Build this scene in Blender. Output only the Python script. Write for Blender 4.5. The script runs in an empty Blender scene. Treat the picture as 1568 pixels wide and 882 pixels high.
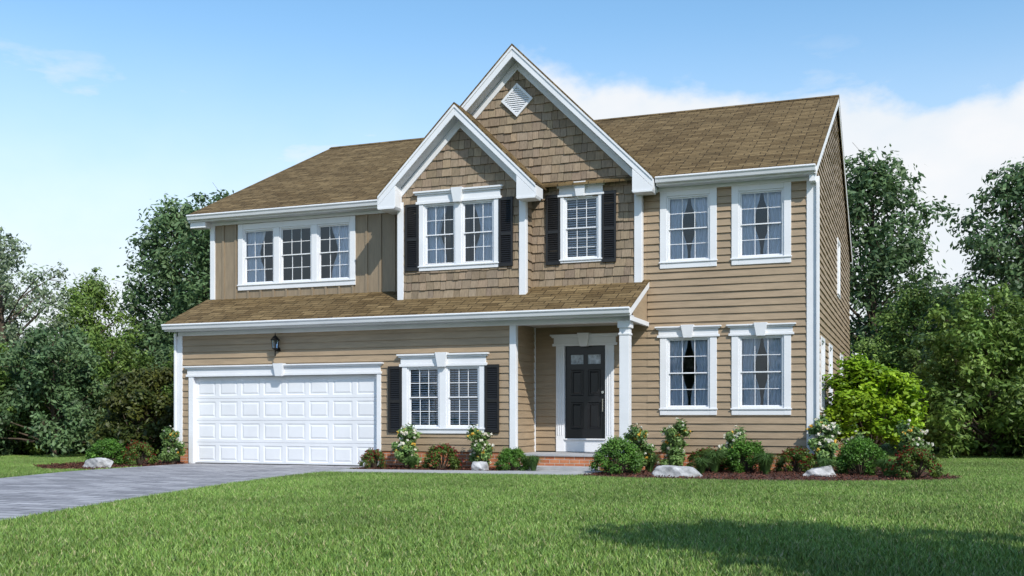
import bpy, math, random
import numpy as np
from mathutils import Vector, Matrix
random.seed(7)
scene=bpy.context.scene
COL=scene.collection

# ------------------------------------------------------------------ materials
def mat_new(name):
    m=bpy.data.materials.new(name); m.use_nodes=True
    nt=m.node_tree; b=nt.nodes['Principled BSDF']
    return m,nt,b
def math_n(nt,op,a,b=None,c=None,clamp=False):
    n=nt.nodes.new('ShaderNodeMath'); n.operation=op; n.use_clamp=clamp
    for i,v in enumerate((a,b,c)):
        if v is None: continue
        if isinstance(v,(int,float)): n.inputs[i].default_value=v
        else: nt.links.new(v,n.inputs[i])
    return n.outputs[0]
def mixc(nt,fac,a,b,mode='MIX'):
    n=nt.nodes.new('ShaderNodeMix'); n.data_type='RGBA'; n.blend_type=mode
    for idx,v in ((0,fac),(6,a),(7,b)):
        if isinstance(v,(int,float)): n.inputs[idx].default_value=v
        elif isinstance(v,tuple): n.inputs[idx].default_value=(v[0],v[1],v[2],1)
        else: nt.links.new(v,n.inputs[idx])
    return n.outputs[2]
def objvec(nt,scale=(1,1,1)):
    g=nt.nodes.new('ShaderNodeNewGeometry')
    mp=nt.nodes.new('ShaderNodeMapping'); mp.inputs['Scale'].default_value=scale
    nt.links.new(g.outputs['Position'],mp.inputs['Vector'])
    return mp.outputs[0]
def noise(nt,vec,scale,detail=4,rough=.55):
    n=nt.nodes.new('ShaderNodeTexNoise'); n.inputs['Scale'].default_value=scale
    n.inputs['Detail'].default_value=detail; n.inputs['Roughness'].default_value=rough
    nt.links.new(vec,n.inputs['Vector']); return n.outputs['Fac']
def maprange(nt,v,a,b,c,d,smooth=False):
    n=nt.nodes.new('ShaderNodeMapRange'); 
    if smooth: n.interpolation_type='SMOOTHSTEP'
    nt.links.new(v,n.inputs[0])
    for i,x in enumerate((a,b,c,d)):
        if isinstance(x,(int,float)): n.inputs[i+1].default_value=x
        else: nt.links.new(x,n.inputs[i+1])
    return n.outputs[0]
def bump(nt,b,h,strength,dist):
    n=nt.nodes.new('ShaderNodeBump'); n.inputs['Strength'].default_value=strength; n.inputs['Distance'].default_value=dist
    nt.links.new(h,n.inputs['Height']); nt.links.new(n.outputs[0],b.inputs['Normal'])

def simple(name,col,rough=.6,var=.12,nscale=2.0,bmp=0.0,bscale=60,stretch=(1,1,1),metal=0):
    m,nt,b=mat_new(name)
    v=objvec(nt,stretch)
    f=noise(nt,v,nscale,4)
    f=maprange(nt,f,.3,.7,1-var,1+var)
    mm=nt.nodes.new('ShaderNodeVectorMath'); mm.operation='SCALE'; mm.inputs[0].default_value=col
    nt.links.new(f,mm.inputs['Scale'])
    nt.links.new(mm.outputs[0],b.inputs['Base Color'])
    b.inputs['Roughness'].default_value=rough; b.inputs['Metallic'].default_value=metal
    if bmp>0: bump(nt,b,noise(nt,v,bscale,3),bmp,.01)
    return m
WHITE=simple('white_paint',(.75,.76,.79),.45,.05,1.5,.08,40)
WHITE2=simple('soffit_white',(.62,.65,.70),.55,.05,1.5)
def siding_mat(name,col,st):
    m,nt,b=mat_new(name)
    v=objvec(nt,st); v2=objvec(nt)
    grain=noise(nt,v,6,5,.65); big=noise(nt,v2,.6,3)
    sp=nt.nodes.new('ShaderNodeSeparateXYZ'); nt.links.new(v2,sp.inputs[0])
    f=math_n(nt,'MULTIPLY',maprange(nt,grain,.3,.7,.86,1.12),maprange(nt,big,.3,.7,.92,1.07))
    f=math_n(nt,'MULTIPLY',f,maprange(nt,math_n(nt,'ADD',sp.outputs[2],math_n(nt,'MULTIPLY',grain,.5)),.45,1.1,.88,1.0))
    mm=nt.nodes.new('ShaderNodeVectorMath'); mm.operation='SCALE'; mm.inputs[0].default_value=col
    nt.links.new(f,mm.inputs['Scale']); nt.links.new(mm.outputs[0],b.inputs['Base Color'])
    b.inputs['Roughness'].default_value=.5
    bump(nt,b,grain,.5,.012)
    return m
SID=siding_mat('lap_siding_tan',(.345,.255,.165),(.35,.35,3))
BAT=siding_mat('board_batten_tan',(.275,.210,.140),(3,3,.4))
def vcol_mat(name,rough,bscale=40,bstr=.4,transl=0,spec=.3,worldvar=0,var=.15,st=(1,1,1)):
    m,nt,b=mat_new(name)
    a=nt.nodes.new('ShaderNodeVertexColor'); a.layer_name='Col'
    out=a.outputs[0]; f=None; v=None
    if var:
        v=objvec(nt,st); f=maprange(nt,noise(nt,v,bscale,1),.3,.7,1-var,1+var)
    if worldvar:
        g=maprange(nt,noise(nt,objvec(nt),.35,2,.6),.3,.7,1-worldvar,1+worldvar)
        f=math_n(nt,'MULTIPLY',f,g) if f else g
    if f:
        mm=nt.nodes.new('ShaderNodeVectorMath'); mm.operation='SCALE'
        nt.links.new(out,mm.inputs[0]); nt.links.new(f,mm.inputs['Scale']); out=mm.outputs[0]
    nt.links.new(out,b.inputs['Base Color'])
    b.inputs['Roughness'].default_value=rough
    b.inputs['Specular IOR Level'].default_value=spec
    if bstr: bump(nt,b,noise(nt,v,bscale,4),bstr,.01)
    if transl:
        t=nt.nodes.new('ShaderNodeBsdfTranslucent'); nt.links.new(out,t.inputs[0])
        ms=nt.nodes.new('ShaderNodeMixShader'); ms.inputs[0].default_value=transl
        nt.links.new(b.outputs[0],ms.inputs[1]); nt.links.new(t.outputs[0],ms.inputs[2])
        nt.links.new(ms.outputs[0],nt.nodes['Material Output'].inputs[0])
    return m
SHAKE=vcol_mat('cedar_shake',.75,bscale=9,bstr=.5,var=.14,st=(4,4,.8))
LEAF=vcol_mat('leaf',.5,bstr=0,transl=.32,spec=.4,var=0)
GRASSB=vcol_mat('grass_blade',.5,bstr=0,spec=.35,worldvar=.24,var=0)
DARK=simple('shutter_dark',(.012,.011,.011),.4,.1)
DOORM=simple('door_black',(.010,.010,.012),.28,.1)
METAL=simple('black_iron',(.015,.014,.013),.35,.1,metal=.6)
NICKEL=simple('nickel',(.7,.68,.64),.25,.05,metal=1)
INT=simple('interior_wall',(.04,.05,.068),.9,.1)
CURT=simple('curtain_cloth',(.78,.81,.86),.9,.06)
BARK=simple('bark',(.09,.065,.045),.9,.3,8,.8,20,(1,1,.25))
MULCH=simple('mulch',(.065,.028,.018),.95,.5,9,1.0,45)
ROCK=simple('field_stone',(.38,.38,.385),.85,.45,7,1.0,16)
SOFT=simple('porch_ceiling',(.42,.38,.32),.7,.05)
CONC=simple('concrete',(.38,.38,.39),.85,.18,2.5,.4,50)

def glass():
    m,nt,b=mat_new('window_glass')
    nt.nodes.remove(b)
    t=nt.nodes.new('ShaderNodeBsdfTransparent'); t.inputs[0].default_value=(.86,.90,.96,1)
    g=nt.nodes.new('ShaderNodeBsdfGlossy'); g.inputs['Roughness'].default_value=.015; g.inputs[0].default_value=(.85,.93,1,1)
    fr=nt.nodes.new('ShaderNodeFresnel'); fr.inputs[0].default_value=1.5
    f=math_n(nt,'MULTIPLY_ADD',fr.outputs[0],1.4,.01,True)
    bp=nt.nodes.new('ShaderNodeBump'); bp.inputs['Strength'].default_value=.12; bp.inputs['Distance'].default_value=.02
    nt.links.new(noise(nt,objvec(nt),1.7,2),bp.inputs['Height']); nt.links.new(bp.outputs[0],g.inputs['Normal'])
    ms=nt.nodes.new('ShaderNodeMixShader'); nt.links.new(f,ms.inputs[0])
    nt.links.new(t.outputs[0],ms.inputs[1]); nt.links.new(g.outputs[0],ms.inputs[2])
    nt.links.new(ms.outputs[0],nt.nodes['Material Output'].inputs[0])
    return m
GLASS=glass()

def roof_mat(name,axis):
    m,nt,b=mat_new(name)
    g=nt.nodes.new('ShaderNodeNewGeometry'); sp=nt.nodes.new('ShaderNodeSeparateXYZ'); nt.links.new(g.outputs['Position'],sp.inputs[0])
    cb=nt.nodes.new('ShaderNodeCombineXYZ')
    if axis=='x':
        nt.links.new(sp.outputs[0],cb.inputs[0]); nt.links.new(math_n(nt,'MULTIPLY',sp.outputs[1],1.1),cb.inputs[1])
    else:
        nt.links.new(sp.outputs[1],cb.inputs[0]); nt.links.new(math_n(nt,'MULTIPLY',sp.outputs[0],1.41),cb.inputs[1])
    br=nt.nodes.new('ShaderNodeTexBrick'); nt.links.new(cb.outputs[0],br.inputs['Vector'])
    br.inputs['Color1'].default_value=(.105,.070,.032,1); br.inputs['Color2'].default_value=(.185,.130,.064,1)
    br.inputs['Mortar'].default_value=(.040,.028,.015,1)
    br.inputs['Scale'].default_value=1; br.inputs['Mortar Size'].default_value=.011; br.inputs['Mortar Smooth'].default_value=.3
    br.inputs['Brick Width'].default_value=.34; br.inputs['Row Height'].default_value=.155; br.offset=.37; br.offset_frequency=3
    nf=noise(nt,g.outputs['Position'],22,4,.7); nb=noise(nt,g.outputs['Position'],.7,4)
    st=nt.nodes.new('ShaderNodeMapping'); st.inputs['Scale'].default_value=(1.6,6.5,6.5) if axis=='x' else (6.5,1.6,6.5)
    nt.links.new(g.outputs['Position'],st.inputs[0]); ns=noise(nt,st.outputs[0],1.0,3,.6)
    f=math_n(nt,'MULTIPLY',maprange(nt,nf,.3,.7,.72,1.25),maprange(nt,nb,.3,.7,.86,1.12))
    f=math_n(nt,'MULTIPLY',f,maprange(nt,ns,.35,.68,.86,1.35))
    mm=nt.nodes.new('ShaderNodeVectorMath'); mm.operation='SCALE'
    nt.links.new(br.outputs[0],mm.inputs[0]); nt.links.new(f,mm.inputs['Scale'])
    nt.links.new(mm.outputs[0],b.inputs['Base Color']); b.inputs['Roughness'].default_value=.9
    b.inputs['Specular IOR Level'].default_value=.12
    h=math_n(nt,'ADD',math_n(nt,'MULTIPLY',br.outputs['Fac'],-1),math_n(nt,'MULTIPLY',nf,.5))
    bump(nt,b,h,.9,.015)
    return m
ROOFX=roof_mat('asphalt_shingles','x'); ROOFY=roof_mat('asphalt_shingles_gable','y')
def brick_mat(name,c1,c2,mo,bw,rh,ms,ax):
    m,nt,b=mat_new(name)
    g=nt.nodes.new('ShaderNodeNewGeometry'); sp=nt.nodes.new('ShaderNodeSeparateXYZ'); nt.links.new(g.outputs['Position'],sp.inputs[0])
    cb=nt.nodes.new('ShaderNodeCombineXYZ')
    if ax=='z':
        nt.links.new(math_n(nt,'ADD',sp.outputs[0],sp.outputs[1]),cb.inputs[0]); nt.links.new(sp.outputs[2],cb.inputs[1])
    else:
        nt.links.new(sp.outputs[0],cb.inputs[0]); nt.links.new(sp.outputs[1],cb.inputs[1])
    br=nt.nodes.new('ShaderNodeTexBrick'); nt.links.new(cb.outputs[0],br.inputs['Vector'])
    for k,v in (('Color1',c1),('Color2',c2),('Mortar',mo)): br.inputs[k].default_value=(*v,1)
    br.inputs['Scale'].default_value=1; br.inputs['Mortar Size'].default_value=ms; br.inputs['Mortar Smooth'].default_value=.2
    br.inputs['Brick Width'].default_value=bw; br.inputs['Row Height'].default_value=rh
    nf=noise(nt,g.outputs['Position'],9,6,.65); nb=noise(nt,g.outputs['Position'],.8,4)
    f=math_n(nt,'MULTIPLY',maprange(nt,nf,.3,.7,.80,1.16),maprange(nt,nb,.3,.7,.85,1.12))
    mm=nt.nodes.new('ShaderNodeVectorMath'); mm.operation='SCALE'
    nt.links.new(br.outputs[0],mm.inputs[0]); nt.links.new(f,mm.inputs['Scale'])
    nt.links.new(mm.outputs[0],b.inputs['Base Color']); b.inputs['Roughness'].default_value=.85
    h=math_n(nt,'ADD',math_n(nt,'MULTIPLY',br.outputs['Fac'],-1),math_n(nt,'MULTIPLY',nf,.4))
    bump(nt,b,h,.6,.01)
    return m
BRICK=brick_mat('red_brick',(.42,.13,.055),(.52,.20,.09),(.45,.40,.34),.21,.075,.006,'z')
PAVE=brick_mat('stamped_pavers',(.225,.220,.238),(.40,.39,.41),(.10,.10,.11),.62,.24,.016,'y')
def lawn_mat():
    m,nt,b=mat_new('lawn_soil_grass')
    v=objvec(nt)
    a=noise(nt,v,.25,5,.6); c=noise(nt,v,30,4,.7)
    col=mixc(nt,maprange(nt,a,.35,.65,0,1),(.056,.108,.020),(.088,.154,.031))
    f=maprange(nt,c,.3,.7,.5,1.3)
    mm=nt.nodes.new('ShaderNodeVectorMath'); mm.operation='SCALE'
    nt.links.new(col,mm.inputs[0]); nt.links.new(f,mm.inputs['Scale']); nt.links.new(mm.outputs[0],b.inputs['Base Color'])
    b.inputs['Roughness'].default_value=.9; b.inputs['Specular IOR Level'].default_value=.1
    bump(nt,b,c,1.0,.03); return m
LAWN=lawn_mat()

# ------------------------------------------------------------------ builders
def empty(name,loc=(0,0,0)):
    o=bpy.data.objects.new(name,None); o.location=loc; COL.objects.link(o); return o
class Part:
    def __init__(s,name,mat,parent=None,bevel=0):
        s.n=name; s.m=mat; s.p=parent; s.v=[]; s.f=[]; s.c=[]; s.bev=bevel; s.usecol=False
    def poly(s,pts,col=None):
        i=len(s.v); s.v+= [tuple(p) for p in pts]; s.f.append(tuple(range(i,i+len(pts))))
        if col is not None: s.usecol=True
        s.c+= [col or (1,1,1)]*len(pts)
    def hexa(s,c8,col=None):
        i=len(s.v); s.v+=[tuple(p) for p in c8]; s.c+=[col or (1,1,1)]*8
        for q in ((0,3,2,1),(4,5,6,7),(0,1,5,4),(1,2,6,5),(2,3,7,6),(3,0,4,7)): s.f.append(tuple(i+k for k in q))
    def box(s,x0,x1,y0,y1,z0,z1):
        s.hexa([(x0,y0,z0),(x1,y0,z0),(x1,y1,z0),(x0,y1,z0),(x0,y0,z1),(x1,y0,z1),(x1,y1,z1),(x0,y1,z1)])
    def mbox(s,mp,u0,u1,z0,z1,o0,o1):
        s.hexa([mp(u0,z0,o1),mp(u1,z0,o1),mp(u1,z0,o0),mp(u0,z0,o0),mp(u0,z1,o1),mp(u1,z1,o1),mp(u1,z1,o0),mp(u0,z1,o0)])
    def prism(s,pts,e0,e1):
        n=len(pts); A=[tuple(Vector(p)+Vector(e0)) for p in pts]; B=[tuple(Vector(p)+Vector(e1)) for p in pts]
        i=len(s.v); s.v+=A+B; s.c+=[(1,1,1)]*(2*n)
        s.f.append(tuple(range(i,i+n))); s.f.append(tuple(range(i+2*n-1,i+n-1,-1)))
        for k in range(n):
            k2=(k+1)%n; s.f.append((i+k,i+n+k,i+n+k2,i+k2))
    def cyl(s,p0,p1,r0,r1,n=10):
        p0=Vector(p0);p1=Vector(p1);d=(p1-p0).normalized(); a=d.orthogonal().normalized(); b=d.cross(a)
        i=len(s.v)
        for p,r in((p0,r0),(p1,r1)):
            for k in range(n):
                t=2*math.pi*k/n; s.v.append(tuple(p+(a*math.cos(t)+b*math.sin(t))*r)); s.c.append((1,1,1))
        for k in range(n): s.f.append((i+k,i+(k+1)%n,i+n+(k+1)%n,i+n+k))
        s.f.append(tuple(i+k for k in range(n-1,-1,-1))); s.f.append(tuple(i+n+k for k in range(n)))
    def done(s):
        if not s.v: return None
        me=bpy.data.meshes.new(s.n); me.from_pydata(s.v,[],s.f); me.materials.append(s.m)
        if s.usecol:
            a=me.color_attributes.new('Col','FLOAT_COLOR','POINT')
            arr=np.ones((len(s.v),4),np.float32); arr[:,:3]=np.array(s.c,np.float32); a.data.foreach_set('color',arr.ravel())
        me.update()
        o=bpy.data.objects.new(s.n,me); COL.objects.link(o)
        if s.p: o.parent=s.p
        if s.bev:
            b=o.modifiers.new('bevel','BEVEL'); b.width=s.bev; b.segments=2; b.limit_method='ANGLE'; b.harden_normals=False
        return o
def front(Y): return lambda u,z,o:(u,Y-o,z)
def right(X): return lambda u,z,o:(X+o,u,z)
def left(X): return lambda u,z,o:(X-o,u,z)

HOUSE=empty('suburban_house')
P={}
def part(name,mat,bevel=0):
    if name not in P: P[name]=Part(name,mat,HOUSE,bevel)
    return P[name]
TR=part('white_trim',WHITE,.006); SF=part('soffits',WHITE2); SG=part('lap_siding',SID); SH=part('shake_siding',SHAKE)
BB=part('board_and_batten',BAT); RX=part('main_roof',ROOFX); RY=part('gable_roofs',ROOFY)
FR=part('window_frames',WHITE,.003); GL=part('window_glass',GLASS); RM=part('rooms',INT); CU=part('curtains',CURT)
ST=part('shutters',DARK,.003); BL=part('window_blinds',simple('blind_slats',(.74,.78,.84),.6,.05))

def subtract(iv,a,b):
    out=[]
    for p,q in iv:
        if b<=p or a>=q: out.append((p,q)); continue
        if a>p: out.append((p,a))
        if b<q: out.append((b,q))
    return out
def siding(Pt,mp,u0,u1,z0,z1,expo,ops,lim=None,dep=.026):
    n=int(math.ceil((z1-z0)/expo-1e-6)); rg=random.Random(int(abs(u0*31+z0*17)*10)+3)
    for i in range(n):
        za=z0+i*expo; zt=za+expo; zb=min(zt,z1)
        step=.45; ph=rg.random()*step
        jo=[rg.uniform(-.007,.007) for _ in range(int((u1-u0)/step)+4)]
        def J(u):
            t=(u-u0+ph)/step; k=int(t); f=t-k; return jo[k]*(1-f)+jo[k+1]*f
        cuts=[u0-ph+step*k for k in range(1,int((u1-u0+ph)/step)+1)]
        zs=sorted({za,zb}|{z for o in ops for z in (o[2],o[3]) if za+1e-4<z<zb-1e-4})
        for a,b in zip(zs[:-1],zs[1:]):
            iv=[(u0,u1)]
            for o in ops:
                if o[2]<=a+1e-5 and o[3]>=b-1e-5: iv=subtract(iv,o[0],o[1])
            oa=dep-(dep-.004)*(a-za)/expo; ob=dep-(dep-.004)*(b-za)/expo; wa=1-(a-za)/expo; wb=1-(b-za)/expo
            for p0,q0 in iv:
                cc=[p0]+[c for c in cuts if p0+.02<c<q0-.02]+[q0]
                for p,q in zip(cc[:-1],cc[1:]):
                    la,lb=(lim(a),lim(b)) if lim else ((u0,u1),(u0,u1))
                    pa,qa,pb,qb=max(p,la[0]),min(q,la[1]),max(p,lb[0]),min(q,lb[1])
                    if qa<=pa: continue
                    if qb<pb: pb=qb=(pb+qb)/2
                    jp,jq=J(p),J(q)
                    Pt.poly([mp(pa,a,oa+jp*wa),mp(qa,a,oa+jq*wa),mp(qb,b,ob+jq*wb),mp(pb,b,ob+jp*wb)])
                    if a==za: Pt.poly([mp(pa,a,.002),mp(qa,a,.002),mp(qa,a,oa+jq),mp(pa,a,oa+jp)])
def shakes(Pt,mp,u0,u1,z0,z1,expo,ops,lim,seed):
    rg=random.Random(seed); n=int(math.ceil((z1-z0)/expo))
    for i in range(n):
        za=z0+i*expo; zb=min(za+expo+.004,z1+.02); u=u0-rg.random()*.15
        while u<u1:
            w=rg.uniform(.11,.26); p,q=u+.004,u+w-.004; u+=w
            jit=rg.uniform(-.014,.010); a=za+jit
            segs=[(max(p,u0),min(q,u1))]
            for o in ops:
                if o[2]<=za+expo*.5<=o[3]: segs=subtract(segs,o[0],o[1])
            th=rg.uniform(.022,.040); v=rg.uniform(.78,1.20)
            col=(.270*v*rg.uniform(.97,1.03),.205*v,.142*v*rg.uniform(.95,1.05))
            for (pp,qq) in segs:
                la,lb=lim(a),lim(zb)
                pa,qa,pb,qb=max(pp,la[0]),min(qq,la[1]),max(pp,lb[0]),min(qq,lb[1])
                if qa-pa<.01: continue
                if qb<pb: pb=qb=(pb+qb)/2
                Pt.poly([mp(pa,a,th),mp(qa,a,th),mp(qb,zb,.006),mp(pb,zb,.006)],col)
                Pt.poly([mp(pa,a,.002),mp(qa,a,.002),mp(qa,a,th),mp(pa,a,th)],col)
                Pt.poly([mp(pa,a,th),mp(pb,zb,.006),mp(pb,zb,0),mp(pa,a,0)],col)
                Pt.poly([mp(qa,a,th),mp(qb,zb,.006),mp(qb,zb,0),mp(qa,a,0)],col)

def curtain(mp,u0,u1,z0,z1,side):
    n=26; rg=random.Random(int((u0*77+z0*13)*100)); ph=rg.random()*6
    rows=7; grid=[]
    for j in range(rows+1):
        t=j/rows; z=z1+(z0-z1)*t
        gather=1-.30*math.sin(min(1,t*1.25)*math.pi/1.1)**2
        row=[]
        for i in range(n+1):
            s=i/n; w=(u1-u0)*gather
            u=(u0+w*s) if side<0 else (u1-w*(1-s))
            row.append(mp(u,z,-.105+.020*math.sin(s*30+ph+t*.8)))
        grid.append(row)
    for j in range(rows):
        for i in range(n): CU.poly([grid[j][i],grid[j][i+1],grid[j+1][i+1],grid[j+1][i]])
def sash_window(mp,u0,u1,z0,z1,cols=3,rows=2,cover='curtain'):
    w=.035
    FR.mbox(mp,u0,u0+w,z0,z1,-.06,.02); FR.mbox(mp,u1-w,u1,z0,z1,-.06,.02)
    FR.mbox(mp,u0+w,u1-w,z1-w,z1,-.06,.02); FR.mbox(mp,u0+w,u1-w,z0,z0+w,-.06,.025)
    zm=(z0+z1)/2; a,b=u0+w,u1-w
    for (s0,s1,off) in ((z0+w,zm+.016,-.045),(zm-.016,z1-w,-.018)):
        s=.026
        FR.mbox(mp,a,a+s,s0,s1,off-.02,off+.008); FR.mbox(mp,b-s,b,s0,s1,off-.02,off+.008)
        FR.mbox(mp,a+s,b-s,s0,s0+s,off-.02,off+.008); FR.mbox(mp,a+s,b-s,s1-s,s1,off-.02,off+.008)
        ga,gb,gz0,gz1=a+s,b-s,s0+s,s1-s
        for k in range(1,cols):
            x=ga+(gb-ga)*k/cols; FR.mbox(mp,x-.0075,x+.0075,gz0,gz1,off-.014,off+.003)
        for k in range(1,rows):
            z=gz0+(gz1-gz0)*k/rows; FR.mbox(mp,ga,gb,z-.0075,z+.0075,off-.012,off+.001)
        GL.poly([mp(ga,gz0,off-.006),mp(gb,gz0,off-.006),mp(gb,gz1,off-.006),mp(ga,gz1,off-.006)])
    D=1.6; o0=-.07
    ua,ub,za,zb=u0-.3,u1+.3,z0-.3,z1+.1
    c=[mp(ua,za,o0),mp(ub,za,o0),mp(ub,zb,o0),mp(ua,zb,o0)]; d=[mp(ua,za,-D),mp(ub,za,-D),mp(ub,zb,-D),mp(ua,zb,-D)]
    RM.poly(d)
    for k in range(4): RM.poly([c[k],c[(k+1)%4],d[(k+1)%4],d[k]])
    W=u1-u0
    if cover=='curtain':
        curtain(mp,u0,u0+W*.48,z0,z1,-1); curtain(mp,u1-W*.48,u1,z0,z1,1)
    elif cover=='left': curtain(mp,u0,u0+W*.66,z0,z1,-1)
    elif cover=='right': curtain(mp,u1-W*.66,u1,z0,z1,1)
    elif cover=='blind':
        z=z0+.04
        while z<z1-.03:
            BL.poly([mp(u0+.03,z,-.08),mp(u1-.03,z,-.08),mp(u1-.03,z+.026,-.10),mp(u0+.03,z+.026,-.10)]); z+=.050
def casing(mp,u0,u1,z0,z1,w=.13,top=True,mull=()):
    o=.045
    TR.mbox(mp,u0-w,u0,z0-w,z1+(w if top else 0),.0,o); TR.mbox(mp,u1,u1+w,z0-w,z1+(w if top else 0),.0,o)
    TR.mbox(mp,u0,u1,z0-w,z0,.0,o-.002)
    if top: TR.mbox(mp,u0,u1,z1,z1+w,.0,o-.002)
    for (a,b) in mull: TR.mbox(mp,a,b,z0,z1,-.05,o-.004)
    TR.mbox(mp,u0-w-.02,u1+w+.02,z0-.03,z0,o+.001,o+.02)
def header(mp,u0,u1,z0,h=.24,key=True):
    TR.mbox(mp,u0,u1,z0,z0+h*.22,0,.065)
    TR.mbox(mp,u0+.03,u1-.03,z0+h*.22,z0+h*.72,0,.05)
    TR.mbox(mp,u0-.01,u1+.01,z0+h*.72,z0+h*.86,0,.085)
    TR.mbox(mp,u0-.04,u1+.04,z0+h*.86,z0+h,0,.115)
    if key:
        c=(u0+u1)/2; a,b=.085,.135
        z1=z0+h+.02; z_=z0-.015
        TR.hexa([mp(c-a,z_,.13),mp(c+a,z_,.13),mp(c+a,z_,.002),mp(c-a,z_,.002),mp(c-b,z1,.15),mp(c+b,z1,.15),mp(c+b,z1,.002),mp(c-b,z1,.002)])
def shutter(mp,u0,u1,z0,z1):
    f=.045; o=.028
    ST.mbox(mp,u0,u0+f,z0,z1,o,o+.035); ST.mbox(mp,u1-f,u1,z0,z1,o,o+.035)
    zm=z0+(z1-z0)*.47
    for a,b in ((z0,z0+.07),(zm-.035,zm+.035),(z1-.07,z1)): ST.mbox(mp,u0+f,u1-f,a,b,o,o+.033)
    ST.mbox(mp,u0+f,u1-f,z0+.07,z1-.07,o-.004,o+.004)
    for (a,b) in ((z0+.07,zm-.035),(zm+.035,z1-.07)):
        n=int((b-a)/.045)
        for k in range(n):
            z=a+(b-a)*(k+.1)/n
            ST.poly([mp(u0+f,z,o+.028),mp(u1-f,z,o+.028),mp(u1-f,z+.04,o+.006),mp(u0+f,z+.04,o+.006)])

# ------------------------------------------------------------------ geometry constants
XL,XR=-14.28,0.0; YB=13.0; YG=-1.25
F0=front(0); FG=front(YG); FBG=front(-.15); FSG=front(-.6)
EZ=6.06; SL=.476; RZ=9.32; RYY=6.5
lowR=[(-2.94,-2.04,1.27,2.74),(-1.46,-.56,1.27,2.74)]
upR=[(-2.94,-2.04,4.32,5.68),(-1.46,-.56,4.32,5.68)]
door=(-5.35,-4.08,.34,2.74)
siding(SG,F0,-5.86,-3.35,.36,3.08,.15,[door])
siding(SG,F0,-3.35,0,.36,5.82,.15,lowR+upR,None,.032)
siding(SG,F0,-3.47,-3.351,3.96,5.86,.15,[],None,.030)
for k,o in enumerate(lowR):
    casing(F0,*o,w=.14,top=False); header(F0,o[0]-.20,o[1]+.20,o[3],.23); sash_window(F0,*o,cols=3,rows=2,cover='curtain')
for k,o in enumerate(upR):
    casing(F0,*o,w=.14,top=True); sash_window(F0,*o,cols=3,rows=2,cover='curtain')
def limR(z):
    if z<=EZ-.1: return (0,YB)
    d=(z-(EZ-.1))/SL; return (d-.1,YB-d+.1)
RS=right(0.0)
sideops=[(1.6,2.5,1.27,2.74),(4.0,4.9,1.27,2.74),(8.2,9.1,1.27,2.74),(7.0,7.8,4.32,5.68)]
siding(SG,RS,0,YB,.36,9.1,.15,sideops,limR,.03)
for o in sideops:
    casing(RS,*o,w=.08); sash_window(RS,*o)
LS=left(XL)
siding(SG,LS,YG,0,.36,3.1,.15,[]); siding(SG,LS,0,YB,.36,9.1,.15,[],limR)
SG.poly([(XL,YB,0),(XR,YB,0),(XR,YB,6),(XL,YB,6)])
# ---- garage
gd=(-13.86,-9.05,0.0,2.03)
gw=(-8.32,-6.64,.86,2.17)
siding(SG,FG,XL,-5.86,.36,3.02,.15,[(gd[0],gd[1],-1,gd[3]),gw])
siding(SG,right(-5.86),YG,0,.33,3.08,.15,[])
wins=[(-8.32,-7.56),(-7.40,-6.64)]
casing(FG,*gw,w=.12,top=False,mull=[(-7.56,-7.40)]); header(FG,-8.50,-6.46,2.17,.27)
for a,b in wins: sash_window(FG,a,b,gw[2],gw[3],3,2,'blind')
shutter(FG,-8.77,-8.45,.76,2.19); shutter(FG,-6.51,-6.19,.76,2.19)
TR.mbox(FG,gd[0]-.13,gd[0],.0,gd[3],-.1,.05); TR.mbox(FG,gd[1],gd[1]+.10,.0,gd[3],-.1,.05)
header(FG,gd[0]-.2,gd[1]+.12,gd[3],.25)
GD=part('garage_door',WHITE)
def raised(Pt,mp,u0,u1,z0,z1,o,inset=.05,dep=.014):
    r=[]
    for ins,oo in ((0,o),(.018,o-dep),(inset,o-dep),(inset+.03,o-.001)):
        r.append([mp(u0+ins,z0+ins,oo),mp(u1-ins,z0+ins,oo),mp(u1-ins,z1-ins,oo),mp(u0+ins,z1-ins,oo)])
    for a,b in zip(r[:-1],r[1:]):
        for k in range(4): Pt.poly([a[k],a[(k+1)%4],b[(k+1)%4],b[k]])
    Pt.poly(r[-1])
def panels(Pt,mp,u0,u1,z0,z1,us,zs,o,**kw):
    eu=sorted({u0,u1}|{x for p in us for x in p}); ez=sorted({z0,z1}|{x for p in zs for x in p})
    for a,b in zip(eu[:-1],eu[1:]):
        for c,d in zip(ez[:-1],ez[1:]):
            if (a,b) in us and (c,d) in zs: raised(Pt,mp,a,b,c,d,o,**kw)
            else: Pt.poly([mp(a,c,o),mp(b,c,o),mp(b,d,o),mp(a,d,o)])
rowh=gd[3]/4; cw=(gd[1]-gd[0])/8
for r in range(4):
    z0=r*rowh+.006; z1=(r+1)*rowh-.006
    us=[(gd[0]+k*cw+.055,gd[0]+(k+1)*cw-.055) for k in range(8)]
    panels(GD,FG,gd[0],gd[1],z0,z1,us,[(z0+.065,z1-.065)],-.06,inset=.035,dep=.010)
    GD.poly([FG(gd[0],z1,-.06),FG(gd[1],z1,-.06),FG(gd[1],z1+.006,-.075),FG(gd[0],z1+.006,-.075)])
    GD.poly([FG(gd[0],z1+.012,-.06),FG(gd[1],z1+.012,-.06),FG(gd[1],z1+.006,-.075),FG(gd[0],z1+.006,-.075)])
SEAL=part('garage_door_seal',METAL); SEAL.box(gd[0],gd[1],YG+.03,YG+.058,.013,.03)
FD=part('brick_foundation',BRICK)
FD.box(XL+.02,gd[0]-.135,YG-.001,YG+.3,0,.36); FD.box(gd[1]+.105,-5.88,YG-.001,YG+.3,0,.36)
FD.box(-3.3,-.02,.0,.3,0,.36); FD.box(-.3,-.0,.31,YB,0,.36); FD.box(XL,XL+.3,YG+.31,YB,0,.36)
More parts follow.
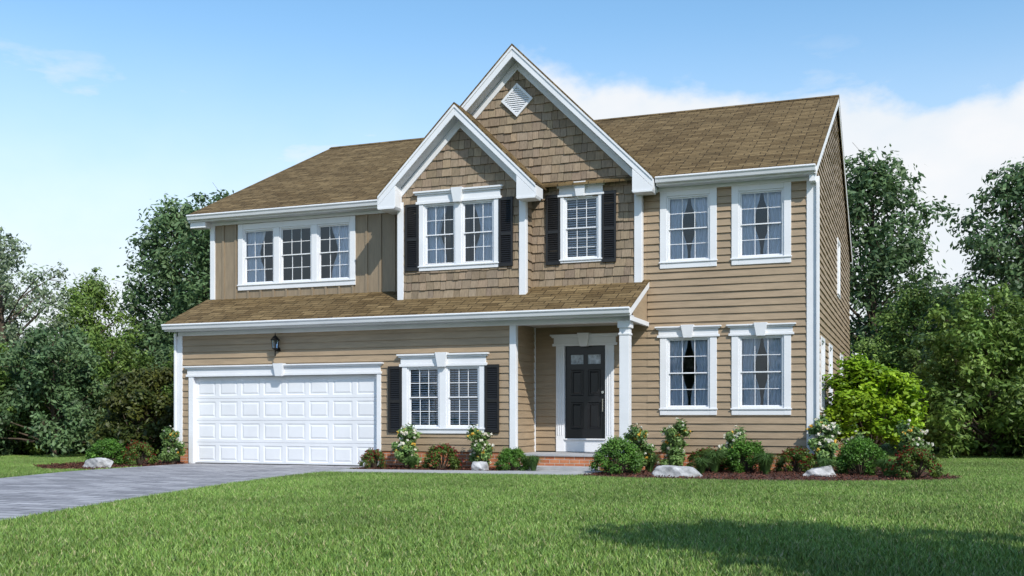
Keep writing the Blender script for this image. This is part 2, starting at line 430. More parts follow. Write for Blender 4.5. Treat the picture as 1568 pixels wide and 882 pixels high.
FD.box(-5.85,-3.32,-1.34,-.001,0,.287)
PC=part('porch_slab',CONC,.008); PC.box(-5.855,-3.28,-1.37,-.002,.289,.335); PC.box(-5.7,-4.0,-1.72,-1.345,0,.10)
# ---- door
DR=part('front_door',DOORM)
dx0,dx1,dz0,dz1=-5.17,-4.26,.63,2.62
um=(dx0+dx1)/2
us=[(dx0+.12,um-.05),(um+.05,dx1-.12)]
zs=[(dz0+.2,dz0+.78),(dz0+.92,dz0+1.48)]
panels(DR,F0,dx0,dx1,dz0,dz0+1.56,us,zs,-.03,inset=.04,dep=.02)
zg=(dz0+1.60,dz0+1.80)
DR.mbox(F0,dx0,dx0+.12,dz0+1.56,dz1,-.06,-.03); DR.mbox(F0,dx1-.12,dx1,dz0+1.56,dz1,-.06,-.03)
DR.mbox(F0,um-.05,um+.05,dz0+1.56,dz1,-.06,-.03); DR.mbox(F0,dx0+.12,um-.05,dz0+1.56,zg[0],-.06,-.03); DR.mbox(F0,um+.05,dx1-.12,dz0+1.56,zg[0],-.06,-.03)
DR.mbox(F0,dx0+.12,um-.05,zg[1],dz1,-.06,-.03); DR.mbox(F0,um+.05,dx1-.12,zg[1],dz1,-.06,-.03)
DG=part('door_glass',simple('door_lite_glass',(.38,.42,.47),.1,.45,14))
for a,b in us: DG.poly([F0(a,zg[0],-.045),F0(b,zg[0],-.045),F0(b,zg[1],-.045),F0(a,zg[1],-.045)])
TR.mbox(F0,-5.36,dx0,.345,2.62,-.1,.05); TR.mbox(F0,dx1,-4.07,.345,2.62,-.1,.05)
for base in (-5.36,dx1):
    w=(dx0+5.36) if base<-5 else (-4.07-dx1)
    for k in range(3): TR.mbox(F0,base+w*(.2+.25*k),base+w*(.3+.25*k),.7,2.5,.05,.062)
TR.mbox(F0,dx0,dx1,.345,.63,-.1,.03); TR.mbox(F0,dx0-.0,dx1+.0,.60,.63,.03,.07)
header(F0,-5.44,-4.0,2.62,.25)
HD=part('door_handle',NICKEL)
hx=dx1-.06
HD.cyl((hx,.03,1.62),(hx,-.03,1.62),.03,.03); HD.cyl((hx,-.03,1.48),(hx,-.03,1.22),.011,.011); HD.cyl((hx,.03,1.46),(hx,-.035,1.46),.02,.015); HD.cyl((hx,.03,1.22),(hx,-.035,1.22),.015,.012)
# ---- post
px,py=-3.50,-1.27
TR.box(px-.10,px+.10,py-.10,py+.10,.40,2.86)
TR.box(px-.125,px+.125,py-.125,py+.125,.335,.50); TR.box(px-.115,px+.115,py-.115,py+.115,2.72,2.76); TR.box(px-.13,px+.13,py-.13,py+.13,2.86,3.0)
# ---- garage / porch roof
gy0,gz0,gy1,gz1=-1.60,3.27,0.03,4.0
gxl,gxr=-14.45,-3.30
RX.prism([(0,gy0-.02,gz0-.01),(0,gy1,gz1),(0,gy1,gz1-.035),(0,gy0-.02,gz0-.045)],(gxl,0,0),(gxr,0,0))
TR.box(gxl+.01,gxr-.01,gy0+.001,gy0+.03,gz0-.19,gz0-.035)
GU=part('gutters',WHITE,.01)
def gutter(x0,x1,y,z):
    GU.prism([(0,y,z),(0,y-.12,z),(0,y-.125,z-.03),(0,y-.10,z-.06),(0,y-.08,z-.125),(0,y,z-.125)],(x0,0,0),(x1,0,0))
gutter(gxl+.01,gxr-.01,gy0-.001,gz0-.03)
SF.box(gxl+.02,gxr-.02,gy0+.031,YG-.03,3.085,3.10)
TR.mbox(FG,XL-.02,gxr-.06,2.99,3.085,.0,.04)
TR.box(-5.86,gxr-.07,YG+.001,YG+.16,2.99,3.08)
PCL=part('porch_ceiling',SOFT); PCL.box(-5.85,-3.4,YG+.161,-.03,3.03,3.05)
def lower_end(x0,x1,t):
    TR.prism([(0,gy0+.031,gz0-.19),(0,gy0+.031,gz0-.03),(0,gy1-.03,gz1-.05),(0,gy1-.03,gz1-.20)],(x0,0,0),(x1,0,0))
lower_end(gxr-.03,gxr-.012,1); lower_end(gxl+.012,gxl+.03,1)
SG.poly([(gxr-.055,YG,3.0),(gxr-.055,-.03,3.0),(gxr-.055,-.03,3.85),(gxr-.055,YG,3.33)])
SG.poly([(XL,YG,3.05),(XL,0,3.05),(XL,0,3.93),(XL,YG,3.35)])
TR.box(gxr-.10,gxr-.056,YG+.16,-.03,2.99,3.10)
TR.box(gxr-.035,gxr-.0125,gy0+.031,-.03,2.985,gz0-.19)
def cb_front(mp,u0,u1,z0,z1): TR.mbox(mp,u0,u1,z0,z1,.0,.045)
cb_front(F0,-.12,.058,.34,5.86); TR.box(.0005,.06,.001,.11,.34,6.05)
cb_front(FG,XL-.04,XL+.10,.34,2.99); cb_front(FG,-5.96,-5.82,.30,2.99); TR.box(-5.859,-5.82,YG+.001,YG+.09,.335,3.02)
cb_front(F0,XL-.04,XL+.09,3.98,5.86); TR.box(-5.858,-5.825,-.07,-.028,.335,3.03)
# ---- board & batten wall
tri=(-13.37,-10.42,4.31,5.64)
zlo,zhi=3.95,5.82
for (a,b) in subtract([(XL,-8.8)],tri[0],tri[1]): BB.poly([F0(a,zlo,.005),F0(b,zlo,.005),F0(b,zhi,.005),F0(a,zhi,.005)])
for (c,d) in ((zlo,tri[2]),(tri[3],zhi)): BB.poly([F0(tri[0],c,.005),F0(tri[1],c,.005),F0(tri[1],d,.005),F0(tri[0],d,.005)])
u=XL+.30
while u<-8.9:
    if u+.05<tri[0]-.14 or u>tri[1]+.14: BB.mbox(F0,u,u+.055,zlo,zhi,.004,.030)
    else: BB.mbox(F0,u,u+.055,zlo,tri[2]-.1,.004,.030)
    u+=.36
tw=[(-13.37,-12.49),(-12.34,-11.45),(-11.30,-10.42)]
casing(F0,*tri,w=.14,top=True,mull=[(-12.49,-12.34),(-11.45,-11.30)])
for (a,b),cv in zip(tw,('left','none','right')): sash_window(F0,a,b,tri[2],tri[3],3,2,cv)
# ---- shingled gables
def limB(z): h=min(2.73,max(0,(9.12-.12-z))); return (-6.2-h,-6.2+h)
def limS(z): h=min(1.48,max(0,(7.87-.12-z))); return (-7.36-h,-7.36+h)
bw=(-5.14,-4.37,4.46,5.80)
shakes(SH,FBG,-8.93,-3.47,3.88,9.0,.19,[(bw[0]-.05,bw[1]+.05,bw[2]-.02,bw[3]+.02)],limB,3)
sw=(-8.24,-6.57,4.42,5.78)
shakes(SH,FSG,-8.84,-5.88,3.70,7.75,.19,[(sw[0]-.05,sw[1]+.05,sw[2]-.02,sw[3]+.02)],limS,5)
def backing(mp,u0,u1,z0,zs,zp,xc,op):
    c=(.09,.07,.05)
    for (a,b) in subtract([(u0,u1)],op[0],op[1]): SH.poly([mp(a,z0,0),mp(b,z0,0),mp(b,zs,0),mp(a,zs,0)],c)
    SH.poly([mp(op[0],z0,0),mp(op[1],z0,0),mp(op[1],op[2],0),mp(op[0],op[2],0)],c)
    SH.poly([mp(op[0],op[3],0),mp(op[1],op[3],0),mp(op[1],zs,0),mp(op[0],zs,0)],c)
    SH.poly([mp(u0,zs,0),mp(u1,zs,0),mp(xc,zp,0)],c)
backing(FBG,-8.93,-3.47,3.85,6.27,9.0,-6.2,bw)
backing(FSG,-8.84,-5.88,3.6,6.27,7.75,-7.36,sw)
siding(SG,right(-3.47),-.15,0,3.9,5.9,.19,[]); 
for X,mp in ((-5.88,right(-5.88)),(-8.84,left(-8.84))): shakes(SH,mp,-.6,0,3.70,6.1,.19,[],lambda z:(-.6,0),9); SH.poly([mp(-.6,3.6,0),mp(0,3.6,0),mp(0,6.2,0),mp(-.6,6.2,0)],(.09,.07,.05))
casing(FBG,*bw,w=.075,top=False); header(FBG,-5.27,-4.24,5.80,.27); sash_window(FBG,*bw,3,3,'blind')
shutter(FBG,-5.54,-5.22,4.36,5.86); shutter(FBG,-4.29,-3.98,4.36,5.86)
casing(FSG,*sw,w=.11,top=False,mull=[(-7.48,-7.33)]); header(FSG,-8.42,-6.39,5.78,.28)
sash_window(FSG,-8.24,-7.48,sw[2],sw[3],3,2,'left'); sash_window(FSG,-7.33,-6.57,sw[2],sw[3],3,2,'right')
shutter(FSG,-8.68,-8.36,4.32,5.80); shutter(FSG,-6.45,-6.13,4.32,5.80)
TR.mbox(FBG,-3.59,-3.43,3.9,5.86,0,.045); TR.box(-3.469,-3.43,-.149,-.03,3.9,5.86)
TR.mbox(FSG,-8.88,-8.73,3.68,5.86,0,.045); TR.mbox(FSG,-5.99,-5.84,3.68,5.86,0,.045)
TR.box(-5.879,-5.84,-.599,-.50,3.7,5.86)
V=part('gable_vent',WHITE,.003)
vc=(-6.2,7.99); h=.37
for s1,s2 in (((-h,0),(0,h)),((0,h),(h,0)),((h,0),(0,-h)),((0,-h),(-h,0))):
    k=.8
    a=(vc[0]+s1[0],vc[1]+s1[1]); b=(vc[0]+s2[0],vc[1]+s2[1]); c=(vc[0]+s2[0]*k,vc[1]+s2[1]*k); d=(vc[0]+s1[0]*k,vc[1]+s1[1]*k)
    V.hexa([FBG(*a,.07),FBG(*b,.07),FBG(*c,.07),FBG(*d,.07),FBG(*a,.0),FBG(*b,.0),FBG(*c,.0),FBG(*d,.0)])
V.poly([FBG(vc[0]-h*.82,vc[1],.036),FBG(vc[0],vc[1]-h*.82,.036),FBG(vc[0]+h*.82,vc[1],.036),FBG(vc[0],vc[1]+h*.82,.036)])
z=-h*.76
while z<h*.74:
    w=h*.8-abs(z); w2=h*.8-abs(z+.035)
    V.poly([FBG(vc[0]-w,vc[1]+z,.064),FBG(vc[0]+w,vc[1]+z,.064),FBG(vc[0]+w2,vc[1]+z+.035,.038),FBG(vc[0]-w2,vc[1]+z+.035,.038)]); z+=.045
def gable_roof(xc,zp,half,y0,y1,ywall):
    for s in (-1,1):
        def X(t): return xc+s*t
        e=half
        RY.prism([(X(0),0,zp),(X(e+.03),0,zp-e-.03),(X(e+.03),0,zp-e-.075),(X(0),0,zp-.045)],(0,y0-.02,0),(0,y1,0))
        TR.prism([(X(0),0,zp-.046),(X(e),0,zp-e-.046),(X(e),0,zp-e-.25),(X(0),0,zp-.28)],(0,y0,0),(0,y0+.03,0))
        TR.prism([(X(0),0,zp-.045),(X(e+.012),0,zp-e-.057),(X(e+.012),0,zp-e-.12),(X(0),0,zp-.115)],(0,y0-.018,0),(0,y0-.001,0))
        SF.prism([(X(0),0,zp-.25),(X(e),0,zp-e-.235),(X(e),0,zp-e-.25),(X(0),0,zp-.265)],(0,y0+.031,0),(0,ywall-.03,0))
        TR.prism([(X(0),0,zp-.27),(X(e-.36),0,zp-e+.09),(X(e-.36),0,zp-e-.10),(X(0),0,zp-.47)],(0,ywall-.045,0),(0,ywall-.001,0))
        TR.prism([(X(e-.42),0,zp-e+.16),(X(e-.001),0,zp-e-.25),(X(e-.001),0,zp-e-.30),(X(e-.42),0,zp-e-.30)],(0,y0+.002,0),(0,ywall-.002,0))
        TR.prism([(X(e-.43),0,zp-e-.301),(X(e+.02),0,zp-e-.301),(X(e-.0),0,zp-e-.35),(X(e-.40),0,zp-e-.35)],(0,y0-.012,0),(0,ywall-.002,0))
        TR.box(min(X(e+.001),X(e+.02)),max(X(e+.001),X(e+.02)),y0+.001,ywall+.1,zp-e-.30,zp-e-.08)
gable_roof(-6.2,9.12,3.06,-.5,6.0,-.15)
gable_roof(-7.36,7.86,1.84,-.95,.05,-.6)
# ---- main roof
mxl,mxr=-14.75,.10
y0=-.32; z0=EZ
RX.prism([(0,y0-.02,z0-.01),(0,RYY,RZ),(0,YB+.35,z0-.01),(0,YB+.35,z0-.05),(0,RYY,RZ-.04),(0,y0-.02,z0-.05)],(mxl,0,0),(mxr,0,0))
for xa,xb in ((mxl+.02,-9.25),(-3.10,mxr-.03)):
    TR.box(xa,xb,y0+.001,y0+.025,z0-.2,z0-.04); gutter(xa,xb+.01,y0-.001,z0-.035)
    SF.box(xa+.005,xb-.005,y0+.026,-.001,5.862,5.878)
for xa,xb in ((XL-.02,-8.9),(-3.43,.0)): TR.mbox(F0,xa,xb,5.79,5.861,.0,.055)
for (x0,x1) in ((mxr-.028,mxr-.005),(mxl+.005,mxl+.028)):
    for s in (0,1):
        ya,yb=(y0,RYY) if s==0 else (YB+.33,RYY)
        TR.prism([(0,ya,z0-.05),(0,yb,RZ-.045),(0,yb,RZ-.24),(0,ya,z0-.22)],(x0,0,0),(x1,0,0))
SF.poly([(0,y0+.03,z0-.2),(mxr-.03,y0+.03,z0-.2),(mxr-.03,RYY,RZ-.22),(0,RYY,RZ-.22)])
SF.poly([(mxl+.03,y0+.03,z0-.2),(XL,y0+.03,z0-.2),(XL,RYY,RZ-.22),(mxl+.03,RYY,RZ-.22)])
TR.box(mxr-.15,mxr-.03,y0+.03,-.002,z0-.34,z0-.2); TR.box(mxl+.03,XL-.0,y0+.03,-.002,z0-.34,z0-.2)
RX.prism([(0,RYY-.14,RZ-.05),(0,RYY,RZ+.025),(0,RYY+.14,RZ-.05)],(mxl,0,0),(mxr,0,0))
GU.box(.065,.13,-.10,-.045,.3,5.85); GU.box(XL-.10,XL-.045,YG-.09,YG-.03,.2,3.05)
LN=part('wall_lantern',METAL); lx=-11.55; ly=YG
LN.cyl((lx,ly,2.62),(lx,ly-.05,2.62),.055,.05,14); LN.cyl((lx,ly-.03,2.62),(lx,ly-.16,2.56),.014,.012,8); LN.cyl((lx,ly-.16,2.48),(lx,ly-.16,2.62),.014,.014,8)
LN.cyl((lx,ly-.16,2.60),(lx,ly-.16,2.64),.035,.075,6); LN.cyl((lx,ly-.16,2.83),(lx,ly-.16,2.92),.105,.03,6); LN.cyl((lx,ly-.16,2.92),(lx,ly-.16,2.99),.014,.006,8); LN.cyl((lx,ly-.16,2.815),(lx,ly-.16,2.83),.10,.105,6)
LN.cyl((lx,ly-.16,2.48),(lx,ly-.16,2.46),.02,.004,8)
for k in range(6):
    t=2*math.pi*k/6; LN.cyl((lx+.072*math.cos(t),ly-.16+.072*math.sin(t),2.64),(lx+.092*math.cos(t),ly-.16+.092*math.sin(t),2.82),.007,.007,5)
LG=part('lantern_glass',GLASS); LG.cyl((lx,ly-.16,2.642),(lx,ly-.16,2.812),.062,.08,6)
for p in P.values(): p.done()

# ------------------------------------------------------------------ ground
def sheet(name,pts,z,mat,parent=None,thick=0):
    Pp=Part(name,mat,parent)
    if thick: Pp.prism([(x,y,0) for x,y in pts],(0,0,-.05),(0,0,z))
    else: Pp.poly([(x,y,z) for x,y in pts])
    return Pp.done()
g=Part('lawn_ground',LAWN); g.poly([(-400,-400,0),(400,-400,0),(400,400,0),(-400,400,0)]); GROUND=g.done()
drive=[(-13.9,-1.19),(-9.0,-1.19),(-9.0,-3.3),(-8.85,-5.0),(-8.45,-7.5),(-7.75,-10.5),(-6.9,-13.6),(-5.6,-17.5),(-4.4,-30),(-11.5,-30),(-12.0,-14),(-13.0,-8.2),(-13.85,-5.2)]
sheet('driveway',drive,.012,PAVE)
walk=[(-8.97,-3.75),(-3.95,-3.15),(-3.75,-1.73),(-5.72,-1.73),(-5.75,-2.35),(-8.97,-2.75)]
sheet('front_walkway',walk,.03,CONC,thick=1)
bedL=[(-13.93,-1.3),(-13.93,-4.6),(-14.9,-4.8),(-16.4,-3.6),(-16.6,-.5),(-14.3,-.5),(-14.3,-1.25)]
bedM=[(-8.94,-1.26),(-8.94,-2.72),(-5.78,-2.33),(-5.78,-1.26)]
bedR=[(-3.66,-1.5),(-3.86,-2.6),(-3.9,-3.25),(-3,-3.6),(-1.25,-3.75),(.5,-3.45),(1.6,-2.95),(2.5,-2.2),(2.7,-1.3),(2.2,0),(1.9,1.6),(2.0,3.6),(1.0,4.4),(.02,4.4),(.02,.02),(-3.25,-.0),(-3.25,-1.4)]
for b in (bedL,bedM,bedR): sheet('mulch_bed',b,.008,MULCH)
def inpoly(x,y,poly):
    ins=np.zeros(x.shape,bool); n=len(poly)
    for i in range(n):
        x0,y0=poly[i]; x1,y1=poly[(i+1)%n]
        c=((y0>y)!=(y1>y)); 
        if y1==y0: continue
        xi=(x1-x0)*(y-y0)/(y1-y0)+x0
        ins^= c&(x<xi)
    return ins
housepoly=[(XL,YG),(-5.86,YG),(-5.86,-1.3),(-3.3,-1.3),(-3.3,0),(0,0),(0,YB),(XL,YB)]
hard=[drive,walk,bedL,bedM,bedR,housepoly]

def facemesh(name,V,C,mat):
    V=np.asarray(V,np.float32); n,k,_=V.shape
    me=bpy.data.meshes.new(name); me.vertices.add(n*k); me.vertices.foreach_set('co',V.ravel())
    me.loops.add(n*k); me.loops.foreach_set('vertex_index',np.arange(n*k,dtype=np.int32))
    me.polygons.add(n); me.polygons.foreach_set('loop_start',np.arange(0,n*k,k,dtype=np.int32))
    try: me.polygons.foreach_set('loop_total',np.full(n,k,dtype=np.int32))
    except Exception: pass
    a=me.color_attributes.new('Col','FLOAT_COLOR','POINT')
    C=np.asarray(C,np.float32)
    arr=np.ones((n,k,4),np.float32); arr[:,:,:3]=C[:,None,:] if C.ndim==2 else C; a.data.foreach_set('color',arr.ravel())
    me.materials.append(mat); me.update(calc_edges=True); me.validate()
    return me
def obj(name,me,parent=None,loc=(0,0,0),rz=0,sc=(1,1,1)):
    o=bpy.data.objects.new(name,me); COL.objects.link(o)
    if parent: o.parent=parent
    o.location=loc; o.rotation_euler=(0,0,rz); o.scale=sc; return o
def blades(rg,x,y,hmin=.025,hmax=.055,w=.0055):
    n=len(x); h=rg.uniform(hmin,hmax,n); a=rg.uniform(0,2*np.pi,n); l=rg.uniform(.2,1.1,n)*h
    b=rg.uniform(0,2*np.pi,n)
    V=np.zeros((n,3,3)); ww=w*rg.uniform(.7,1.4,n)
    V[:,0]=np.c_[x-ww*np.cos(a),y-ww*np.sin(a),np.zeros(n)]
    V[:,1]=np.c_[x+ww*np.cos(a),y+ww*np.sin(a),np.zeros(n)]
    V[:,2]=np.c_[x+l*np.cos(b),y+l*np.sin(b),h]
    t=rg.uniform(0,1,n)[:,None]; v=rg.uniform(.6,1.4,n)[:,None]
    C=(np.array([.100,.205,.035])*(1-t)+np.array([.215,.310,.070])*t)*v
    dry=rg.uniform(0,1,n)<.06; C[dry]=np.array([.38,.36,.18])
    return V,C
DEN=2600
patches=[]
for k in range(3):
    rg=np.random.RandomState(50+k); n=DEN
    V,C=blades(rg,rg.uniform(0,1,n)-.5,rg.uniform(0,1,n)-.5); patches.append(facemesh('grass_patch',V,C,GRASSB))
LG_=empty('lawn_grass')
rg=np.random.RandomState(5)
CAMP=(1.83,-21.76); th=math.radians(20.7); sn,cs=math.sin(th),math.cos(th)
bV=[];bC=[]; cnt=0
for ix in range(-30,16):
    for iy in range(-21,16):
        cx,cy=ix+.5,iy+.5; dx,dy=cx-CAMP[0],cy-CAMP[1]; d=-dx*sn+dy*cs; r=dx*cs+dy*sn
        if d<4.5 or abs(r)>.52*d+2.0 or d>30: continue
        gx,gy=np.meshgrid(np.linspace(ix,ix+1,9),np.linspace(iy,iy+1,9)); bad=np.zeros(gx.shape,bool)
        for p in hard: bad|=inpoly(gx,gy,p)
        if bad.all(): continue
        if not bad.any():
            obj('grass_patch',patches[cnt%3],LG_,(cx,cy,0),rg.randint(4)*math.pi/2); cnt+=1
        else:
            n=DEN; x=rg.uniform(ix,ix+1,n); y=rg.uniform(iy,iy+1,n); b=np.zeros(n,bool)
            for p in hard: b|=inpoly(x,y,p)
            V,C=blades(rg,x[~b],y[~b]); bV.append(V); bC.append(C)
obj('grass_edges',facemesh('grass_edges',np.concatenate(bV),np.concatenate(bC),GRASSB),LG_)
def in_bed_points(poly,n,rg):
    xs=[p[0] for p in poly]; ys=[p[1] for p in poly]; x=rg.uniform(min(xs),max(xs),n); y=rg.uniform(min(ys),max(ys),n); m=inpoly(x,y,poly); return x[m],y[m]
def leafquads(rg,P3,nrm,ln,wd,):
    n=len(P3); r=rg.normal(size=(n,3)); t=np.cross(nrm,r); t/=np.linalg.norm(t,axis=1)[:,None]+1e-9; b=np.cross(nrm,t)
    ln=ln[:,None]; wd=wd[:,None]
    return np.stack([P3-t*ln,P3+b*wd-t*ln*.1,P3+t*ln,P3-b*wd-t*ln*.1],axis=1)
MCH=vcol_mat('mulch_chip',.9,bstr=0,var=0)
for bi,(b,n) in enumerate(((bedL,7000),(bedM,5000),(bedR,16000))):
    x,y=in_bed_points(b,n,rg); k=len(x); P3=np.c_[x,y,rg.uniform(.01,.045,k)]
    nr=rg.normal(size=(k,3))*.5+np.array([0,0,1]); nr/=np.linalg.norm(nr,axis=1)[:,None]
    V=leafquads(rg,P3,nr,rg.uniform(.015,.045,k),rg.uniform(.006,.014,k))
    C=np.array([.095,.036,.023])*rg.uniform(.4,1.6,k)[:,None]
    o=obj('mulch_chips',facemesh('mulch_chips',V,C,MCH)); o.parent=bpy.data.objects['mulch_bed' if bi==0 else 'mulch_bed.%03d'%bi]

# ------------------------------------------------------------------ vegetation
def cloud(rg,cents,rads,count,leaf,cols,flat=.75,surf=.45,asp=.45):
    Ps=[];Ns=[];Cs=[]
    vol=np.array([r*r for r in rads]); cn=(count*vol/vol.sum()).astype(int)
    for c,r,n in zip(cents,rads,cn):
        if n<1: continue
        d=rg.normal(size=(n,3)); d/=np.linalg.norm(d,axis=1)[:,None]
        rr=r*rg.uniform(0,1,n)**surf*(1+.24*rg.normal(size=n))
        p=np.array(c)+d*rr[:,None]*np.array([1,1,flat])
        nn=d*.8+rg.normal(size=(n,3))*.5+np.array([.15,-.15,.5]); nn/=np.linalg.norm(nn,axis=1)[:,None]
        t=np.clip(rg.uniform(0,1)*.6+rg.uniform(0,1,n)*.5,0,1)[:,None]
        C=(np.array(cols[0])*(1-t)+np.array(cols[1])*t)*rg.uniform(.75,1.25,n)[:,None]*rg.uniform(.75,1.2)
        Ps.append(p);Ns.append(nn);Cs.append(C)
    Pn=np.concatenate(Ps);Nn=np.concatenate(Ns);C=np.concatenate(Cs)
    m=Pn[:,2]>.02; Pn,Nn,C=Pn[m],Nn[m],C[m]; n=len(Pn)
    return leafquads(rg,Pn,Nn,leaf*rg.uniform(.6,1.3,n),leaf*asp*rg.uniform(.7,1.3,n)),C
def tree_meshes(seed,Hh,Rr,z0,nc,nl,leaf,cols,lean=.3,crad=(.10,.17),prof=None):
    rg=np.random.RandomState(seed)
    T=Part('trunk',BARK)
    pts=[Vector((0,0,0))]; k=7
    for i in range(1,k+1): pts.append(Vector((pts[-1].x+rg.uniform(-.12,.12)*lean,pts[-1].y+rg.uniform(-.12,.12)*lean,Hh*.93*i/k)))
    rad=lambda t: Hh*.020*(1-t)**.8+.015
    for i in range(k): T.cyl(pts[i],pts[i+1],rad(i/k),rad((i+1)/k),9)
    cents=[];rads=[]
    for i in range(nc):
        t=(i+rg.uniform(0,1))/nc; z=z0+(Hh*.93-z0)*t
        pr=prof(t) if prof else (math.sin(math.pi*min(1,(.12+.88*t))**.75))**.6
        a=i*2.399+rg.uniform(-.5,.5); r=Rr*pr*rg.uniform(.35,1.05)
        c=Vector((r*math.cos(a),r*math.sin(a),z)); cr=Hh*rg.uniform(*crad)*(1-.35*t)
        cents.append(tuple(c)); rads.append(cr)
        zb=max(.25*z0+.3,z-r*.7-.2); tt=min(.98,zb/(Hh*.93)); j=min(k-1,int(tt*k)); base=pts[j].lerp(pts[j+1],tt*k-j)
        mid=base.lerp(c,.5)+Vector((rg.uniform(-.1,.1),rg.uniform(-.1,.1),.06*Hh*.3)); rb=rad(tt)*.42
        T.cyl(base,mid,rb,rb*.6,6); T.cyl(mid,c,rb*.6,.012,5)
        for q in range(3):
            e=c+Vector(rg.normal(size=3))*cr*.55; T.cyl(mid.lerp(c,.6),e,rb*.35,.006,4)
            if q<2:
                dv=Vector(rg.normal(size=3)).normalized(); e2=c+dv*cr*.95; cents.append(tuple(e2)); rads.append(cr*rg.uniform(.32,.5))
    V,C=cloud(rg,cents,rads,nl,leaf,cols)
    me=facemesh('foliage',V,C,LEAF)
    to=T.done(); tm=to.data; bpy.data.objects.remove(to)
    return tm,me
def put_tree(name,tm,x,y,s=1,rz=0,parent=None,sz=None):
    o=obj(name,tm[0],parent,(x,y,0),rz,(s,s,sz or s)); f=obj('foliage',tm[1],o); return o
dk=((.055,.115,.045),(.165,.255,.105)); md=((.075,.150,.032),(.235,.345,.075)); gy=((.14,.20,.11),(.28,.35,.20))
TA=tree_meshes(1,10,2.8,1.6,76,23000,.108,dk,crad=(.075,.125))
TB=tree_meshes(2,9,2.9,1.5,66,21000,.105,md,crad=(.08,.14))
TC=tree_meshes(3,8,3.0,2.0,44,10000,.085,gy,lean=.8,crad=(.06,.11))
TH=tree_meshes(4,4.6,2.3,.35,52,18000,.085,md,crad=(.09,.16),prof=lambda t:(1-t*.75)**.5)
TH2=tree_meshes(5,4.4,2.2,.35,52,18000,.085,dk,crad=(.09,.16),prof=lambda t:(1-t*.8)**.5)
put_tree('birch_tree',TC,-25.2,4.0,.92,1.0)
put_tree('birch_tree',TC,-28.0,5.5,.90,3.0)
put_tree('maple_tree',TB,-24.0,6.6,.68,.5)
put_tree('oak_tree',TA,-22.8,9.6,.92,.3)
put_tree('oak_tree',TA,-20.3,8.8,.90,2.1)
put_tree('oak_tree',TA,-21.4,11.5,.90,4.4)
put_tree('oak_tree',TA,.45,20.6,1.14,1.2)
put_tree('maple_tree',TB,3.1,19.5,.66,2.6)
put_tree('oak_tree',TA,5.2,15.6,.97,4.0)
put_tree('maple_tree',TB,8.2,17.5,1.05,1.7)
put_tree('maple_tree',TB,2.0,17.0,.66,5.2)
FT=empty('distant_trees')
rg=np.random.RandomState(77); i=0
for (x0,y0,x1,y1,n,off) in ((-20.0,1.4,-31,-2.5,7,0),(-19.5,4.2,-33,1.0,7,1),(-17.5,5.0,-21,7,2,2),(2.9,8.6,11,13.5,6,3),(2.6,12.0,12,17,6,4),(1.4,15.5,6,19.5,3,5)):
    for k in range(n):
        t=(k+.5)/n; x=x0+(x1-x0)*t+rg.uniform(-.4,.4); y=y0+(y1-y0)*t+rg.uniform(-.5,.5)
        s=rg.uniform(.62,.92) if off<2 else rg.uniform(.76,1.02)
        put_tree('thicket_trunk',TH if (i%3) else TH2,x,y,max(s,.8),rg.uniform(0,6),FT,s); i+=1
for k in range(34):
    a=-1.45+k*.075; 
    x=-4+58*math.sin(a)+rg.uniform(-2,2); y=2+58*math.cos(a)+rg.uniform(-2,2)
    put_tree('belt_trunk',(TA,TB,TB)[k%3],x,y,rg.uniform(.65,.9),rg.uniform(0,6),FT,None)
put_tree('maple_tree',TB,6.9,-17.6,.95,.4)
put_tree('maple_tree',TB,9.6,-14.8,.85,2.4)
ST_=empty('street_trees')
for k in range(7): put_tree('street_trunk',(TA,TB)[k%2],-30+k*9+rg.uniform(-2,2),-44+rg.uniform(-3,3),rg.uniform(.8,1.1),rg.uniform(0,6),ST_)

def shrub_mesh(seed,w,h,n,leaf,cols,dome=True,nb=26,asp=.5,flowers=None,open_=False,rr=(.14,.24),lump=.08):
    rg=np.random.RandomState(seed); cents=[];rads=[]
    for i in range(nb):
        a=i*2.399+rg.uniform(-.3,.3); t=(i+.5)/nb; el=t*math.pi/2*.95 if dome else 0
        if dome:
            r=w/2*.78*math.cos(el)**.7*rg.uniform(1-2*lump,1+lump); z=h*.80*math.sin(el)*rg.uniform(1-1.5*lump,1+lump)+h*.12
        else:
            z=h*(.15+.75*t)*rg.uniform(.9,1.1); r=w/2*rg.uniform(.15,.85)*(1.0-.25*t)
        cents.append((r*math.cos(a),r*math.sin(a),z)); rads.append(min(w,h)*(rg.uniform(*rr) if not open_ else rg.uniform(.10,.18)))
    V,C=cloud(rg,cents,rads,n,leaf,cols,.85,.5,asp)
    if flowers:
        fc,fn,fs=flowers; ii=rg.randint(0,len(cents),fn); d=rg.normal(size=(fn,3)); d/=np.linalg.norm(d,axis=1)[:,None]; d[:,2]=np.abs(d[:,2]); d[:,1]-=.3
        p=np.array(cents)[ii]+d*np.array(rads)[ii][:,None]*1.1
        allV=[V];allC=[C]
        for q in range(6):
            nr=rg.normal(size=(fn,3))*.7+np.array([.1,-.7,.6]); nr/=np.linalg.norm(nr,axis=1)[:,None]
            allV.append(leafquads(rg,p+rg.normal(size=(fn,3))*fs*.3,nr,np.full(fn,fs),np.full(fn,fs*.8)))
            cc=np.array([fc[j%len(fc)] for j in ii]); allC.append(cc*rg.uniform(.85,1.05,fn)[:,None])
        V=np.concatenate(allV);C=np.concatenate(allC)
    fm=facemesh('foliage',V,C,LEAF)
    T=Part('stems',BARK)
    for c in cents: T.cyl((c[0]*.12,c[1]*.12,0),(c[0]*.9,c[1]*.9,c[2]),.012*max(1,h),.004,5)
    to=T.done(); tm=to.data; bpy.data.objects.remove(to)
    return tm,fm
BOX=shrub_mesh(21,1.0,.58,9000,.022,((.045,.125,.016),(.15,.31,.045)),nb=34,asp=.6)
